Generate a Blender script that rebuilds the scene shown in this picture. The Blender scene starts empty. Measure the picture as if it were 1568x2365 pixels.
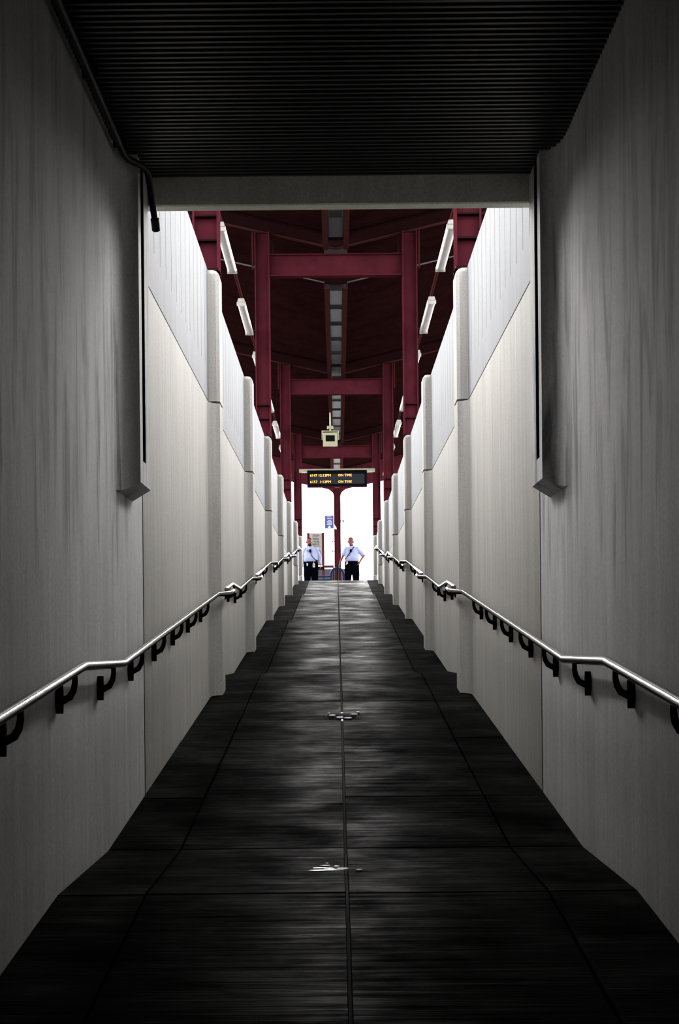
import bpy, math, random
from mathutils import Vector, Matrix
random.seed(7)
PI = math.pi
SC = bpy.context.scene
COL = SC.collection

# ------------------------------------------------------------------ camera, sky, exposure
E = 1.63                                            # eye height above the ramp at the camera
FPX, PPX, PPY, IW, IH = 3936.0, 780.0, 1500.0, 1568.0, 2365.0
cam = bpy.data.cameras.new('camera')
cam.sensor_fit = 'AUTO'; cam.sensor_width = 36.0
cam.lens = FPX / IH * 36.0
cam.shift_x = (IW / 2 - PPX) / IH
cam.shift_y = (PPY - IH / 2) / IH
cam.clip_start = 0.05; cam.clip_end = 400
camo = bpy.data.objects.new('camera', cam); COL.objects.link(camo)
camo.location = (-0.03, 0, E)
camo.rotation_euler = (PI / 2, math.radians(0.55), 0)
SC.camera = camo

world = bpy.data.worlds.new('overcast_sky'); SC.world = world
world.use_nodes = True
bg = world.node_tree.nodes['Background']
bg.inputs[0].default_value = (0.93, 0.96, 1.0, 1)
bg.inputs[1].default_value = 5.2
sun = bpy.data.lights.new('hazy_sun', 'SUN'); sun.energy = 20.0; sun.angle = math.radians(64); sun.color = (1.0, 0.97, 0.93)
suno = bpy.data.objects.new('hazy_sun', sun); COL.objects.link(suno)
suno.rotation_euler = (math.radians(-(90 - 24)), 0, 0)        # ahead of the camera, 24 degrees up, behind thin cloud
SC.view_settings.view_transform = 'Standard'
SC.view_settings.look = 'None'
SC.view_settings.gamma = 1.0
SC.view_settings.use_curve_mapping = False
SC.view_settings.exposure = 0.72
SC.cycles.max_bounces = 12
SC.cycles.diffuse_bounces = 6
SC.cycles.use_denoising = True

# ------------------------------------------------------------------ materials
MATS = {}
def nodes_of(name):
    m = bpy.data.materials.new(name); m.use_nodes = True
    nt = m.node_tree
    return m, nt, nt.nodes['Principled BSDF']

def N(nt, kind, **kw):
    n = nt.nodes.new(kind)
    for k, v in kw.items():
        if k in n.inputs: n.inputs[k].default_value = v
        else: setattr(n, k, v)
    return n

def noise(nt, scale_vec, scale=1.0, detail=4.0, rough=0.6, dist=0.0):
    g = nt.nodes.new('ShaderNodeNewGeometry')
    mp = nt.nodes.new('ShaderNodeMapping'); mp.inputs['Scale'].default_value = scale_vec
    nt.links.new(g.outputs['Position'], mp.inputs['Vector'])
    n = nt.nodes.new('ShaderNodeTexNoise')
    n.inputs['Scale'].default_value = scale; n.inputs['Detail'].default_value = detail
    n.inputs['Roughness'].default_value = rough; n.inputs['Distortion'].default_value = dist
    nt.links.new(mp.outputs['Vector'], n.inputs['Vector'])
    return n.outputs['Fac']

def ramp(nt, fac, p0, v0, p1, v1):
    r = nt.nodes.new('ShaderNodeMapRange'); r.clamp = True
    r.inputs['From Min'].default_value = p0; r.inputs['From Max'].default_value = p1
    r.inputs['To Min'].default_value = v0; r.inputs['To Max'].default_value = v1
    nt.links.new(fac, r.inputs['Value'])
    return r.outputs['Result']

def math_(nt, op, a, b):
    n = nt.nodes.new('ShaderNodeMath'); n.operation = op
    for i, v in enumerate((a, b)):
        if hasattr(v, 'is_linked') or hasattr(v, 'node'): nt.links.new(v, n.inputs[i])
        else: n.inputs[i].default_value = v
    return n.outputs[0]

def tint(nt, col, fac):
    """colour times a factor socket"""
    m = nt.nodes.new('ShaderNodeVectorMath'); m.operation = 'SCALE'
    m.inputs[0].default_value = col[:3]
    nt.links.new(fac, m.inputs['Scale'])
    return m.outputs[0]

def bump(nt, bsdf, fac, strength, dist=0.01):
    b = nt.nodes.new('ShaderNodeBump')
    b.inputs['Strength'].default_value = strength; b.inputs['Distance'].default_value = dist
    nt.links.new(fac, b.inputs['Height']); nt.links.new(b.outputs['Normal'], bsdf.inputs['Normal'])

def pos_axis(nt, axis):
    g = nt.nodes.new('ShaderNodeNewGeometry'); s = nt.nodes.new('ShaderNodeSeparateXYZ')
    nt.links.new(g.outputs['Position'], s.inputs[0])
    return s.outputs[axis]

def plain(name, col, rough=0.6, metal=0.0, var=0.15, scale=6.0, spec=0.5, bmp=0.0):
    m, nt, b = nodes_of(name)
    f = ramp(nt, noise(nt, (1, 1, 1), scale), 0.3, 1 - var, 0.7, 1 + var)
    nt.links.new(tint(nt, col, f), b.inputs['Base Color'])
    b.inputs['Roughness'].default_value = rough; b.inputs['Metallic'].default_value = metal
    b.inputs['Specular IOR Level'].default_value = spec
    if bmp: bump(nt, b, noise(nt, (1, 1, 1), 90), bmp, 0.003)
    MATS[name] = m
    return m

def emit(name, col, strength):
    m, nt, b = nodes_of(name)
    b.inputs['Base Color'].default_value = (*col, 1)
    b.inputs['Emission Color'].default_value = (*col, 1)
    b.inputs['Emission Strength'].default_value = strength
    MATS[name] = m
    return m

def concrete(name, col, streak, blotch, stains=False, grain=0.16):
    m, nt, b = nodes_of(name)
    a = ramp(nt, noise(nt, (5, 5, 0.25), 2.2, 5, 0.65), 0.3, 1 - streak, 0.7, 1 + streak * 0.5)
    c = ramp(nt, noise(nt, (1, 1, 0.6), 0.9, 4), 0.3, 1 - blotch, 0.7, 1 + blotch * 0.5)
    g = ramp(nt, noise(nt, (1, 1, 1), 70, 2, 0.7), 0.3, 1 - grain, 0.7, 1 + grain)
    f = math_(nt, 'MULTIPLY', math_(nt, 'MULTIPLY', a, c), g)
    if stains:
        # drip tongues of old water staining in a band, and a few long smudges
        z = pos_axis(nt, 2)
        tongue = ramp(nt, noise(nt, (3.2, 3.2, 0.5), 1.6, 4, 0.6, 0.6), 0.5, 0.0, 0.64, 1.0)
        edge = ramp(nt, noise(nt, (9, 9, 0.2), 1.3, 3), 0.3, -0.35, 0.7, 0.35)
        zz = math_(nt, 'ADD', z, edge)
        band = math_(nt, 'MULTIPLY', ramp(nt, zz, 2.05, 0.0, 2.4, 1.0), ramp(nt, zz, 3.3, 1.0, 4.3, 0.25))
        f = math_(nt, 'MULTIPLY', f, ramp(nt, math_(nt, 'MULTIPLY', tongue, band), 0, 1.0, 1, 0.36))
        crack = ramp(nt, noise(nt, (1.2, 0.7, 1.6), 1.5, 8, 0.75, 1.2), 0.495, 1.0, 0.5, 0.0)
        crack2 = ramp(nt, noise(nt, (1.2, 0.7, 1.6), 1.5, 8, 0.75, 1.2), 0.5, 0.0, 0.505, 1.0)
        line = math_(nt, 'MAXIMUM', crack, crack2)
        patch = ramp(nt, noise(nt, (1, 1, 1), 0.8, 2), 0.52, 1.0, 0.6, 0.0)
        f = math_(nt, 'MULTIPLY', f, ramp(nt, math_(nt, 'MAXIMUM', line, patch), 0, 0.72, 1, 1.0))
    nt.links.new(tint(nt, col, f), b.inputs['Base Color'])
    b.inputs['Roughness'].default_value = 0.85
    b.inputs['Specular IOR Level'].default_value = 0.3
    bump(nt, b, noise(nt, (1, 1, 1), 60, 3), 0.25, 0.004)
    MATS[name] = m
    return m

def floor_mat(name, col, r0, r1, spec, streak):
    m, nt, b = nodes_of(name)
    s = noise(nt, (0.9, 14, 1), 1.7, 5, 0.7)
    w = noise(nt, (1.1, 1.1, 1), 1.6, 5, 0.65)
    f = math_(nt, 'MULTIPLY', ramp(nt, s, 0.3, 1 - streak, 0.7, 1 + streak), ramp(nt, w, 0.3, 0.6, 0.7, 1.35))
    nt.links.new(tint(nt, col, f), b.inputs['Base Color'])
    rr = math_(nt, 'ADD', ramp(nt, s, 0.35, r1, 0.65, r0), ramp(nt, w, 0.35, 0.12, 0.65, -0.1))
    nt.links.new(rr, b.inputs['Roughness'])
    nt.links.new(math_(nt, 'MULTIPLY', ramp(nt, s, 0.3, 0.25 * spec, 0.7, spec), ramp(nt, w, 0.35, 0.4, 0.65, 1.3)),
                 b.inputs['Specular IOR Level'])
    bump(nt, b, noise(nt, (0.6, 40, 1), 2.0, 3, 0.6), 0.5, 0.006)
    MATS[name] = m
    return m

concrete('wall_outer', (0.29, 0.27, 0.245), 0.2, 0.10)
concrete('wall_outer_upper', (0.15, 0.15, 0.156), 0.16, 0.08)  # upper concrete darkened to hold down the strong light falling there
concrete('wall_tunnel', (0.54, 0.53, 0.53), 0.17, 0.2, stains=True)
concrete('lintel_concrete', (0.82, 0.82, 0.70), 0.12, 0.15)
concrete('joint_dark', (0.03, 0.03, 0.03), 0.1, 0.1)
concrete('paving', (0.22, 0.215, 0.21), 0.1, 0.2)
concrete('ballast', (0.10, 0.095, 0.09), 0.1, 0.3, grain=0.5)
concrete('low_wall', (0.034, 0.034, 0.042), 0.1, 0.2, grain=0.5)
floor_mat('floor_lane', (0.0013, 0.0013, 0.0013), 0.36, 0.55, 0.0017, 0.6)
floor_mat('floor_edge', (0.0016, 0.0016, 0.0015), 0.75, 0.9, 0.01, 0.3)
plain('groove_dark', (0.20, 0.17, 0.15), 0.9)
plain('deck_black', (0.010, 0.011, 0.012), 0.42, 0.0, 0.3, 3.0, 0.6)
plain('black_pipe', (0.004, 0.0045, 0.005), 0.5, spec=0.2)
plain('red_steel', (0.048, 0.0085, 0.0125), 0.8, 0.0, 0.18, 5, 0.0, 0.1)
plain('red_steel_dark', (0.010, 0.002, 0.0025), 0.7, 0.0, 0.2, 5, 0.03)  # darker red; on the rafter webs it stands for shade
plain('rail_steel_red', (0.038, 0.0125, 0.011), 0.9, spec=0.0)
plain('roof_deck_red', (0.012, 0.0036, 0.0034), 0.95, 0.0, 0.25, 2, 0.0)
plain('galvanised', (0.05, 0.045, 0.05), 0.6, 0.0, 0.2, 12, 0.1)
plain('stainless', (0.27, 0.267, 0.26), 0.2, 1.0, 0.06, 30)
plain('black_steel', (0.003, 0.003, 0.003), 0.8, 0.0, 0.1, 8, 0.03)
plain('lamp_white', (0.24, 0.22, 0.195), 0.5)
plain('diffuser', (0.24, 0.22, 0.195), 0.5, spec=0.2)
plain('bezel_cream', (0.26, 0.25, 0.14), 0.5)
plain('lamp_dark', (0.02, 0.02, 0.022), 0.25)
plain('board_black', (0.002, 0.002, 0.0026), 0.8, 0, 0.1, 8, 0.02)
plain('screen_grey', (0.014, 0.015, 0.018), 0.7, 0, 0.25, 60, 0.05)
plain('pale_tube', (0.2, 0.19, 0.125), 0.5)
emit('amber_led', (1.0, 0.36, 0.06), 1.5)
plain('glint_white', (0.9, 0.91, 0.93), 0.3, spec=1.0)  # bright colour standing for light reflected off the wet ramp
plain('sign_blue', (0.012, 0.022, 0.115), 0.45, 0, 0.3, 14)
plain('sign_white', (0.36, 0.36, 0.38), 0.5)
plain('sign_grey', (0.155, 0.15, 0.125), 0.55, 0, 0.12, 10)
plain('ink_dark', (0.012, 0.012, 0.014), 0.6)
plain('ink_red', (0.10, 0.005, 0.009), 0.55)
plain('ink_green', (0.06, 0.1, 0.08), 0.55)
plain('rack_blue', (0.0012, 0.008, 0.024), 0.6, spec=0.05)
plain('grey_steel', (0.2, 0.2, 0.2), 0.4, 0.6)
plain('skin', (0.105, 0.026, 0.022), 0.6, 0, 0.08, 20, 0.15)
plain('hair_dark', (0.012, 0.004, 0.004), 0.95, spec=0.0)
plain('eye_white', (0.16, 0.15, 0.145), 0.3)
plain('shirt_blue', (0.155, 0.175, 0.27), 0.8, 0, 0.12, 9)
plain('trouser_black', (0.0008, 0.0008, 0.0016), 1.0, 0, 0.2, 9, 0.0)
plain('leather_black', (0.002, 0.002, 0.003), 0.7, spec=0.05)
plain('tag_red', (0.22, 0.06, 0.06), 0.5)

# ------------------------------------------------------------------ mesh helpers
ORG = {}                       # world origin of every object that has children
class MB:
    def __init__(s): s.v = []; s.f = []
    def add(s, vs, fs):
        o = len(s.v); s.v += [tuple(v) for v in vs]; s.f += [tuple(i + o for i in f) for f in fs]
        return s
    def box(s, x0, x1, y0, y1, z0, z1):
        vs = [(x, y, z) for z in (z0, z1) for y in (y0, y1) for x in (x0, x1)]
        return s.add(vs, [(0, 2, 3, 1), (4, 5, 7, 6), (0, 1, 5, 4), (2, 6, 7, 3), (0, 4, 6, 2), (1, 3, 7, 5)])
    def cbox(s, c, d, b=0.0):
        """box by centre and size, chamfered vertical+horizontal edges when b"""
        x, y, z = c; dx, dy, dz = (q / 2 for q in d)
        if not b: return s.box(x - dx, x + dx, y - dy, y + dy, z - dz, z + dz)
        rings = []
        for zz, k in ((-dz, b), (-dz + b, 0), (dz - b, 0), (dz, b)):
            ex, ey = dx - k, dy - k
            rings.append([(x - ex + b, y - ey, z + zz), (x + ex - b, y - ey, z + zz), (x + ex, y - ey + b, z + zz),
                          (x + ex, y + ey - b, z + zz), (x + ex - b, y + ey, z + zz), (x - ex + b, y + ey, z + zz),
                          (x - ex, y + ey - b, z + zz), (x - ex, y - ey + b, z + zz)])
        return s.loft(rings)
    def loft(s, rings, cap=True, closed=False):
        n = len(rings[0]); vs = [p for r in rings for p in r]; fs = []
        m = len(rings)
        for i in range(m if closed else m - 1):
            j = (i + 1) % m
            for k in range(n):
                l = (k + 1) % n
                fs.append((i * n + k, i * n + l, j * n + l, j * n + k))
        if cap and not closed:
            fs.append(tuple(range(n))[::-1]); fs.append(tuple((m - 1) * n + k for k in range(n)))
        return s.add(vs, fs)
    def prism_z(s, poly, z0, z1):
        """poly of (x,y); z0/z1 number or function of (x,y)"""
        f0 = z0 if callable(z0) else (lambda x, y: z0)
        f1 = z1 if callable(z1) else (lambda x, y: z1)
        return s.loft([[(x, y, f0(x, y)) for x, y in poly], [(x, y, f1(x, y)) for x, y in poly]])
    def prism_y(s, poly, y0, y1):
        return s.loft([[(x, y0, z) for x, z in poly], [(x, y1, z) for x, z in poly]])
    def tube(s, pts, rad, seg=10, ry=1.0):
        pts = [Vector(p) for p in pts]; n = len(pts)
        rad = rad if isinstance(rad, (list, tuple)) else [rad] * n
        t = [(pts[min(i + 1, n - 1)] - pts[max(i - 1, 0)]).normalized() for i in range(n)]
        up = Vector((0, 0, 1)) if abs(t[0].z) < 0.9 else Vector((1, 0, 0))
        rings = []
        u = (up - t[0] * up.dot(t[0])).normalized()
        for i in range(n):
            u = (u - t[i] * u.dot(t[i])).normalized(); w = t[i].cross(u)
            k = 1.0
            if 0 < i < n - 1:                                     # mitre the bend
                d1 = (pts[i] - pts[i - 1]).normalized(); k = 1 / max(0.6, d1.dot(t[i]))
            rings.append([tuple(pts[i] + (u * math.cos(a) * rad[i] + w * math.sin(a) * rad[i] * ry) * (k if k > 1 else 1))
                          for a in (2 * PI * q / seg for q in range(seg))])
        return s.loft(rings)
    def ell(s, c, r, seg=14, ringn=9):
        rings = []
        for i in range(1, ringn):
            a = PI * i / ringn
            rings.append([(c[0] + r[0] * math.sin(a) * math.cos(b), c[1] + r[1] * math.sin(a) * math.sin(b), c[2] - r[2] * math.cos(a))
                          for b in (2 * PI * q / seg for q in range(seg))])
        return s.loft(rings)
    def ring(s, c, R, r, axis='y', seg=28, seg2=8, a0=0, a1=2 * PI):
        full = abs(a1 - a0 - 2 * PI) < 1e-6
        n = seg if full else seg + 1
        rings = []
        for i in range(n):
            a = a0 + (a1 - a0) * i / seg
            rr = []
            for q in range(seg2):
                b = 2 * PI * q / seg2
                d = R + r * math.cos(b); h = r * math.sin(b)
                if axis == 'y': rr.append((c[0] + d * math.cos(a), c[1] + h, c[2] + d * math.sin(a)))
                else: rr.append((c[0] + d * math.cos(a), c[1] + d * math.sin(a), c[2] + h))
            rings.append(rr)
        return s.loft(rings, closed=full)
    def mesh(s, name, mat, smooth=False, fix=True):
        me = bpy.data.meshes.new(name); me.from_pydata(s.v, [], s.f)
        if fix:
            import bmesh
            bm = bmesh.new(); bm.from_mesh(me); bmesh.ops.recalc_face_normals(bm, faces=bm.faces)
            bm.to_mesh(me); bm.free()
        if mat: me.materials.append(MATS[mat])
        if smooth:
            me.polygons.foreach_set('use_smooth', [True] * len(me.polygons))
            try: me.set_sharp_from_angle(angle=math.radians(smooth if smooth is not True else 40))
            except Exception: pass
        me.update()
        return me
    def build(s, name, mat, parent=None, smooth=False, at=None):
        """link as one object; mesh coordinates are world ones, moved to the origin wanted"""
        o0 = Vector(at) if at is not None else (ORG[parent.name] if parent else Vector((0, 0, 0)))
        s.v = [(x - o0.x, y - o0.y, z - o0.z) for x, y, z in s.v]
        return place(s.mesh(name, mat, smooth), name, o0, parent)

def place(me, name, o0, parent=None, rot=None):
    ob = bpy.data.objects.new(name, me); COL.objects.link(ob)
    o0 = Vector(o0)
    ORG[ob.name] = o0
    if parent:
        ob.parent = parent; ob.location = o0 - ORG[parent.name]
    else: ob.location = o0
    if rot: ob.rotation_euler = rot
    return ob

def tag(o, label, cat, group=None):
    o['label'] = label; o['category'] = cat
    if group: o['group'] = group
    return o
def thing(name, loc, label, cat, group=None):
    o = bpy.data.objects.new(name, None); COL.objects.link(o)
    o.location = loc; o.empty_display_size = 0.1; ORG[o.name] = Vector(loc)
    return tag(o, label, cat, group)
def struct(o): o['kind'] = 'structure'; return o

# ------------------------------------------------------------------ ramp profile (measured)
HW = 1.22                                            # half width of the ramp
PROF = [(-8, -0.15), (-1.95, -0.15), (7.15, 0.61), (8.75, 0.61), (17.9, 1.3725), (19.4, 1.3725), (28.5, 2.131), (30.0, 2.131),
        (39.1, 2.889), (40.6, 2.889), (49.75, 3.65), (76, 3.40)]
def lin(tab, y):
    for (a, za), (b, zb) in zip(tab, tab[1:]):
        if y <= b: return za + (zb - za) * (y - a) / (b - a)
    return tab[-1][1]
def prof(y): return lin(PROF, y)
PIL = [16.0 + 6.25 * i for i in range(7)]            # pilasters
TOPZ = 3.58 + E; JOINTZ = 2.33 + E; CEIL = 2.75 + E

# ------------------------------------------------------------------ floor: base and slabs
fl = MB()
ys = [p[0] for p in PROF]
for a, b in zip(ys, ys[1:]):
    if a >= 49: break
    fl.prism_z([(-1.5, a), (1.5, a), (1.5, b), (-1.5, b)], lambda x, y: prof(y) - 0.5, lambda x, y: prof(y) - 0.035)
fl.box(-22, 22, 53.95, 76, 2.9, prof(76) - 0.0)
fl.box(-1.5, 1.5, 49.75, 53.95, 2.9, 3.55)
floor = struct(fl.build('floor', 'joint_dark'))
cuts = [0.6, 3.2, 5.2, 7.15, 8.75, 10.3, 12.9, 15.4, 17.9, 19.4, 22.4, 25.4, 28.5, 30.0, 33.0, 36.0, 39.1, 40.6, 43.6, 46.6, 49.75, 53.9]
XL = [-HW + 0.002, -0.846, 0.0, 0.846, HW - 0.002]
G = 0.006
for a, b in zip(cuts, cuts[1:]):
    for i in range(4):
        x0, x1 = XL[i], XL[i + 1]
        x0 += G if i else 0; x1 -= G if i < 3 else 0
        lift = random.uniform(-0.002, 0.002)
        ch = 0.003
        GT = 0.009
        r0 = [(x0, a + GT), (x1, a + GT), (x1, b - GT), (x0, b - GT)]
        r1 = [(x0 + ch, a + GT + ch), (x1 - ch, a + GT + ch), (x1 - ch, b - GT - ch), (x0 + ch, b - GT - ch)]
        s = MB().loft([[(x, y, prof(y) - 0.05) for x, y in r0], [(x, y, prof(y) - ch + lift) for x, y in r0],
                       [(x, y, prof(y) + lift) for x, y in r1]])
        s.build('floor_slab', 'floor_lane' if i in (1, 2) else 'floor_edge', floor)
MB().box(-HW, HW, -8, 0.6, -0.2, -0.14).build('floor_slab', 'floor_edge', floor)
MB().box(-22, 22, 53.95, 76, 3.41, 3.60).build('platform_paving', 'paving', floor)
# white shapes on the ramp: wet reflections put into the colour
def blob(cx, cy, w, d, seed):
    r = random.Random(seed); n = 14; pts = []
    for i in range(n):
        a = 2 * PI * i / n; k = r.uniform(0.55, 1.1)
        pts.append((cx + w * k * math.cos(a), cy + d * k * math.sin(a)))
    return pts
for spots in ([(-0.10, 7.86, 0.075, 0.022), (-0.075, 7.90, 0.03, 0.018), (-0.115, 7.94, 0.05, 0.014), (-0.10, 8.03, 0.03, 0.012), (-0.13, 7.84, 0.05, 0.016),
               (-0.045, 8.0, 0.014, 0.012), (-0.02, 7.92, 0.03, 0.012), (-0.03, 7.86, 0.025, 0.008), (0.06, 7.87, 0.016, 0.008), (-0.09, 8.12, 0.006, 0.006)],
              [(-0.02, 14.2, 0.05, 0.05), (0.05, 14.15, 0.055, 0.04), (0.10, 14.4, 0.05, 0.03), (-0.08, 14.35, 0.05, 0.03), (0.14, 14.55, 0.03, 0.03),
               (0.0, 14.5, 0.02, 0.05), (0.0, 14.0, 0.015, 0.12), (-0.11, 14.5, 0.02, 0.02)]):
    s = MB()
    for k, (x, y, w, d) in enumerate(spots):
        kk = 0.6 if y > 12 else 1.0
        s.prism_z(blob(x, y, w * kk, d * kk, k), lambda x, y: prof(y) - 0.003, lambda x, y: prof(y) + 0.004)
    s.build('wet_glint', 'glint_white', floor)

# ------------------------------------------------------------------ side walls
def sx(side, d): return side * (HW - d)              # d: distance proud of the wall face
def wall(side, name):
    b = MB()
    X0, X1 = sorted((side * (HW + 0.025), side * 1.6))
    b.box(X0, X1, -8, 10.465, -0.6, 4.46)
    b.box(X0, X1, 10.465, 53.95, 0.2, TOPZ - 0.01)
    w = struct(b.build(name, 'joint_dark'))
    def pan(nm, mat, y0, y1, z0, z1):
        xa, xb = sorted((side * HW, side * (HW + 0.05)))
        MB().box(xa, xb, y0, y1, z0, z1).build(nm, mat, w)
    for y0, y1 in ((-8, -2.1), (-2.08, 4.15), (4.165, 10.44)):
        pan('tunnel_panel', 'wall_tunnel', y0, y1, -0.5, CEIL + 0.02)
    edges = [10.49] + [p + 0.2 for p in PIL]
    edges[-1] = 53.95
    for y0, y1 in zip(edges, edges[1:]):
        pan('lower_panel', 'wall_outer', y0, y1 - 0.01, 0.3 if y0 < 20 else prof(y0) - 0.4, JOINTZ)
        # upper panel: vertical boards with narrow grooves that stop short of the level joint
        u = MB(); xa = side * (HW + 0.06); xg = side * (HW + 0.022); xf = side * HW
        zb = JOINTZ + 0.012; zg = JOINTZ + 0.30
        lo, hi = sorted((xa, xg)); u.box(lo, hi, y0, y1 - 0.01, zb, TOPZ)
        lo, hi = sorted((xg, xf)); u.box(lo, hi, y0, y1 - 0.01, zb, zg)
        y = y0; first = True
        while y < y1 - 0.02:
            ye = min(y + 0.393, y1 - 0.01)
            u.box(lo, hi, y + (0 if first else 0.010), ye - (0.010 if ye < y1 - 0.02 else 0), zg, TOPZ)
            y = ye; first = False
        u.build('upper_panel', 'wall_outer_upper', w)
    for p in PIL:
        D = 0.105; x = lambda d: side * (HW + 0.02 - d) if d == 0 else sx(side, d)
        arc = [(p - 0.2 * math.cos(t), D * (1 - math.sin(t + PI / 2 - 0) if False else (1 - math.cos(PI / 2 - (PI / 2 - t)))) ) for t in ()]
        low = [(x(0), p - 0.2)] + [(sx(side, D * (1 - math.cos(PI / 2 * k / 7))), p - 0.2 + 0.2 * math.sin(PI / 2 * k / 7)) for k in range(1, 8)]
        low += [(sx(side, D), p + 0.42), (sx(side, D - 0.03), p + 0.45), (x(0), p + 0.45)]
        MB().prism_z(low, 0.2 if p < 20 else prof(p) - 0.4, JOINTZ - 0.01).build('lower_pilaster', 'wall_outer', w, smooth=30)
        def up(k): return [(x(0), p + k), (sx(side, D - 0.03 - k), p + k), (sx(side, D - k), p + 0.03 + k), (sx(side, D - k), p + 0.42 - k),
                           (sx(side, D - 0.03 - k), p + 0.45 - k), (x(0), p + 0.45 - k)]
        MB().loft([[(a, b_, JOINTZ + 0.012) for a, b_ in up(0)], [(a, b_, TOPZ - 0.04) for a, b_ in up(0)],
                   [(a, b_, TOPZ) for a, b_ in up(0.03)]]).build('upper_pilaster', 'wall_outer', w)
    # portal pilaster: flared corbel that carries the gate guide slot
    D = 0.105; xw = side * (HW + 0.01)
    fil = [(xw, 9.10)] + [(sx(side, D * (1 - math.cos(PI / 2 * k / 8))), 9.12 + 0.34 * math.sin(PI / 2 * k / 8)) for k in range(1, 9)]
    bz = lambda X, Y: 2.50 + 0.07 * max(0.0, (HW - abs(X)) / D)
    plain_ = fil + [(sx(side, D), 9.96), (xw, 9.96)]
    slot = fil + [(sx(side, D), 9.585), (side * (HW + 0.005), 9.585), (side * (HW + 0.005), 9.735), (sx(side, D), 9.735), (sx(side, D), 9.96), (xw, 9.96)]
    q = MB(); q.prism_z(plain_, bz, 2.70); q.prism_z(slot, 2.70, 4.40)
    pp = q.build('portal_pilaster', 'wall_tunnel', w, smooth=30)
    # black lining added in the gate slot, standing for its deep shade
    g_ = MB(); lo, hi = sorted((sx(side, D - 0.004), sx(side, 0.002))); bk = sorted((sx(side, 0.002), sx(side, 0.010)))
    g_.box(lo, hi, 9.586, 9.592, 2.701, 4.40); g_.box(lo, hi, 9.728, 9.734, 2.701, 4.40); g_.box(bk[0], bk[1], 9.592, 9.728, 2.701, 4.40)
    g_.build('slot_shade_lining', 'black_steel', pp)
    return w
wall_l = wall(-1, 'wall_left')
wall_r = wall(1, 'wall_right')
struct(MB().box(-1.6, 1.6, -8.2, -8, -0.3, 4.6).build('wall_back', 'joint_dark'))

# tunnel ceiling: corrugated black deck, and the slab with the tracks above
c = MB()
pitch = 0.066; y = 3.6; top = []
ring = []
while y < 9.9:
    ring += [(y, CEIL), (y + pitch * 0.35, CEIL), (y + pitch * 0.5, CEIL + 0.028), (y + pitch * 0.85, CEIL + 0.028)]
    y += pitch
vs = []; fs = []
for yy, zz in ring: vs += [(-1.25, yy, zz), (1.25, yy, zz)]
for i in range(len(ring) - 1): fs.append((2 * i, 2 * i + 1, 2 * i + 3, 2 * i + 2))
c.add(vs, fs)
c.box(-1.25, 1.25, -8, 3.6, CEIL, CEIL + 0.05)
c.box(-7, 7, -8.2, 10.45, 4.47, 5.1)
struct(c.build('ceiling', 'deck_black'))
lt = MB(); lt.cbox((0, 10.02, 4.352), (2 * HW + 0.02, 0.12, 0.244), 0.008)
struct(lt.build('trim_1', 'lintel_concrete'))
# ground beside the sunken ramp (track bed level)
struct(MB().box(-22, -1.6, -8.2, 53.95, 3.0, 3.62).build('floor_beside_left', 'ballast'))
struct(MB().box(1.6, 22, -8.2, 53.95, 3.0, 3.62).build('floor_beside_right', 'ballast'))

# ------------------------------------------------------------------ black conduit in the left ceiling corner
cd = thing('conduit', (-1.165, 9.3, 4.3), 'black conduit pipe along the left ceiling corner, bent under the lintel', 'pipe')
MB().tube([(-1.165, 2.0, 4.325), (-1.165, 9.22, 4.325), (-1.15, 9.30, 4.318), (-1.08, 9.42, 4.31), (-1.062, 9.5, 4.295), (-1.06, 9.58, 4.25),
           (-1.055, 9.70, 4.14), (-1.05, 9.76, 4.08)], 0.019, 10).build('pipe', 'black_pipe', cd, smooth=50)
MB().tube([(-1.052, 9.74, 4.10), (-1.05, 9.765, 4.075), (-1.05, 9.79, 4.05)], 0.025, 12).build('end_fitting', 'black_pipe', cd, smooth=50)
for yy in (5.0, 6.5, 8.0, 9.1):
    m = MB(); m.cbox((-1.165, yy, 4.348), (0.075, 0.03, 0.05)); m.build('clip', 'black_pipe', cd)

# ------------------------------------------------------------------ handrails
RAIL = [(-2, 1.568 - 9.43 / 12), (7.43, 1.568), (8.8, 1.568), (17.95, 2.3305), (19.35, 2.3305), (28.5, 3.093), (29.95, 3.093), (39.1, 3.855),
        (40.55, 3.855), (50.2, 4.66), (51.6, 4.66)]
def rz(y): return lin(RAIL, y)
def bracket_mesh():
    m = MB()                                         # origin on the rail axis, wall towards -x at 0.08
    m.tube([(-0.078, 0, -0.118), (-0.05, 0, -0.122), (-0.022, 0, -0.108), (-0.006, 0, -0.08), (0, 0, -0.05), (0, 0, -0.015)], [0.017, 0.016, 0.015, 0.014, 0.013, 0.012], 8)
    return m.mesh('bracket', 'black_steel', 50)
BR = bracket_mesh()
def plate_mesh():
    m = MB()
    rings = []
    for zz, w in ((-0.06, 0.004), (-0.04, 0.018), (-0.012, 0.028), (0.012, 0.028), (0.04, 0.018), (0.06, 0.004)):
        rings.append([(-0.08, -w, zz - 0.118), (-0.08, w, zz - 0.118), (-0.05, w * 0.6, zz - 0.118), (-0.05, -w * 0.6, zz - 0.118)])
    m.loft(rings)
    return m.mesh('wall_plate', 'black_steel')
PLATE = plate_mesh()
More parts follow.
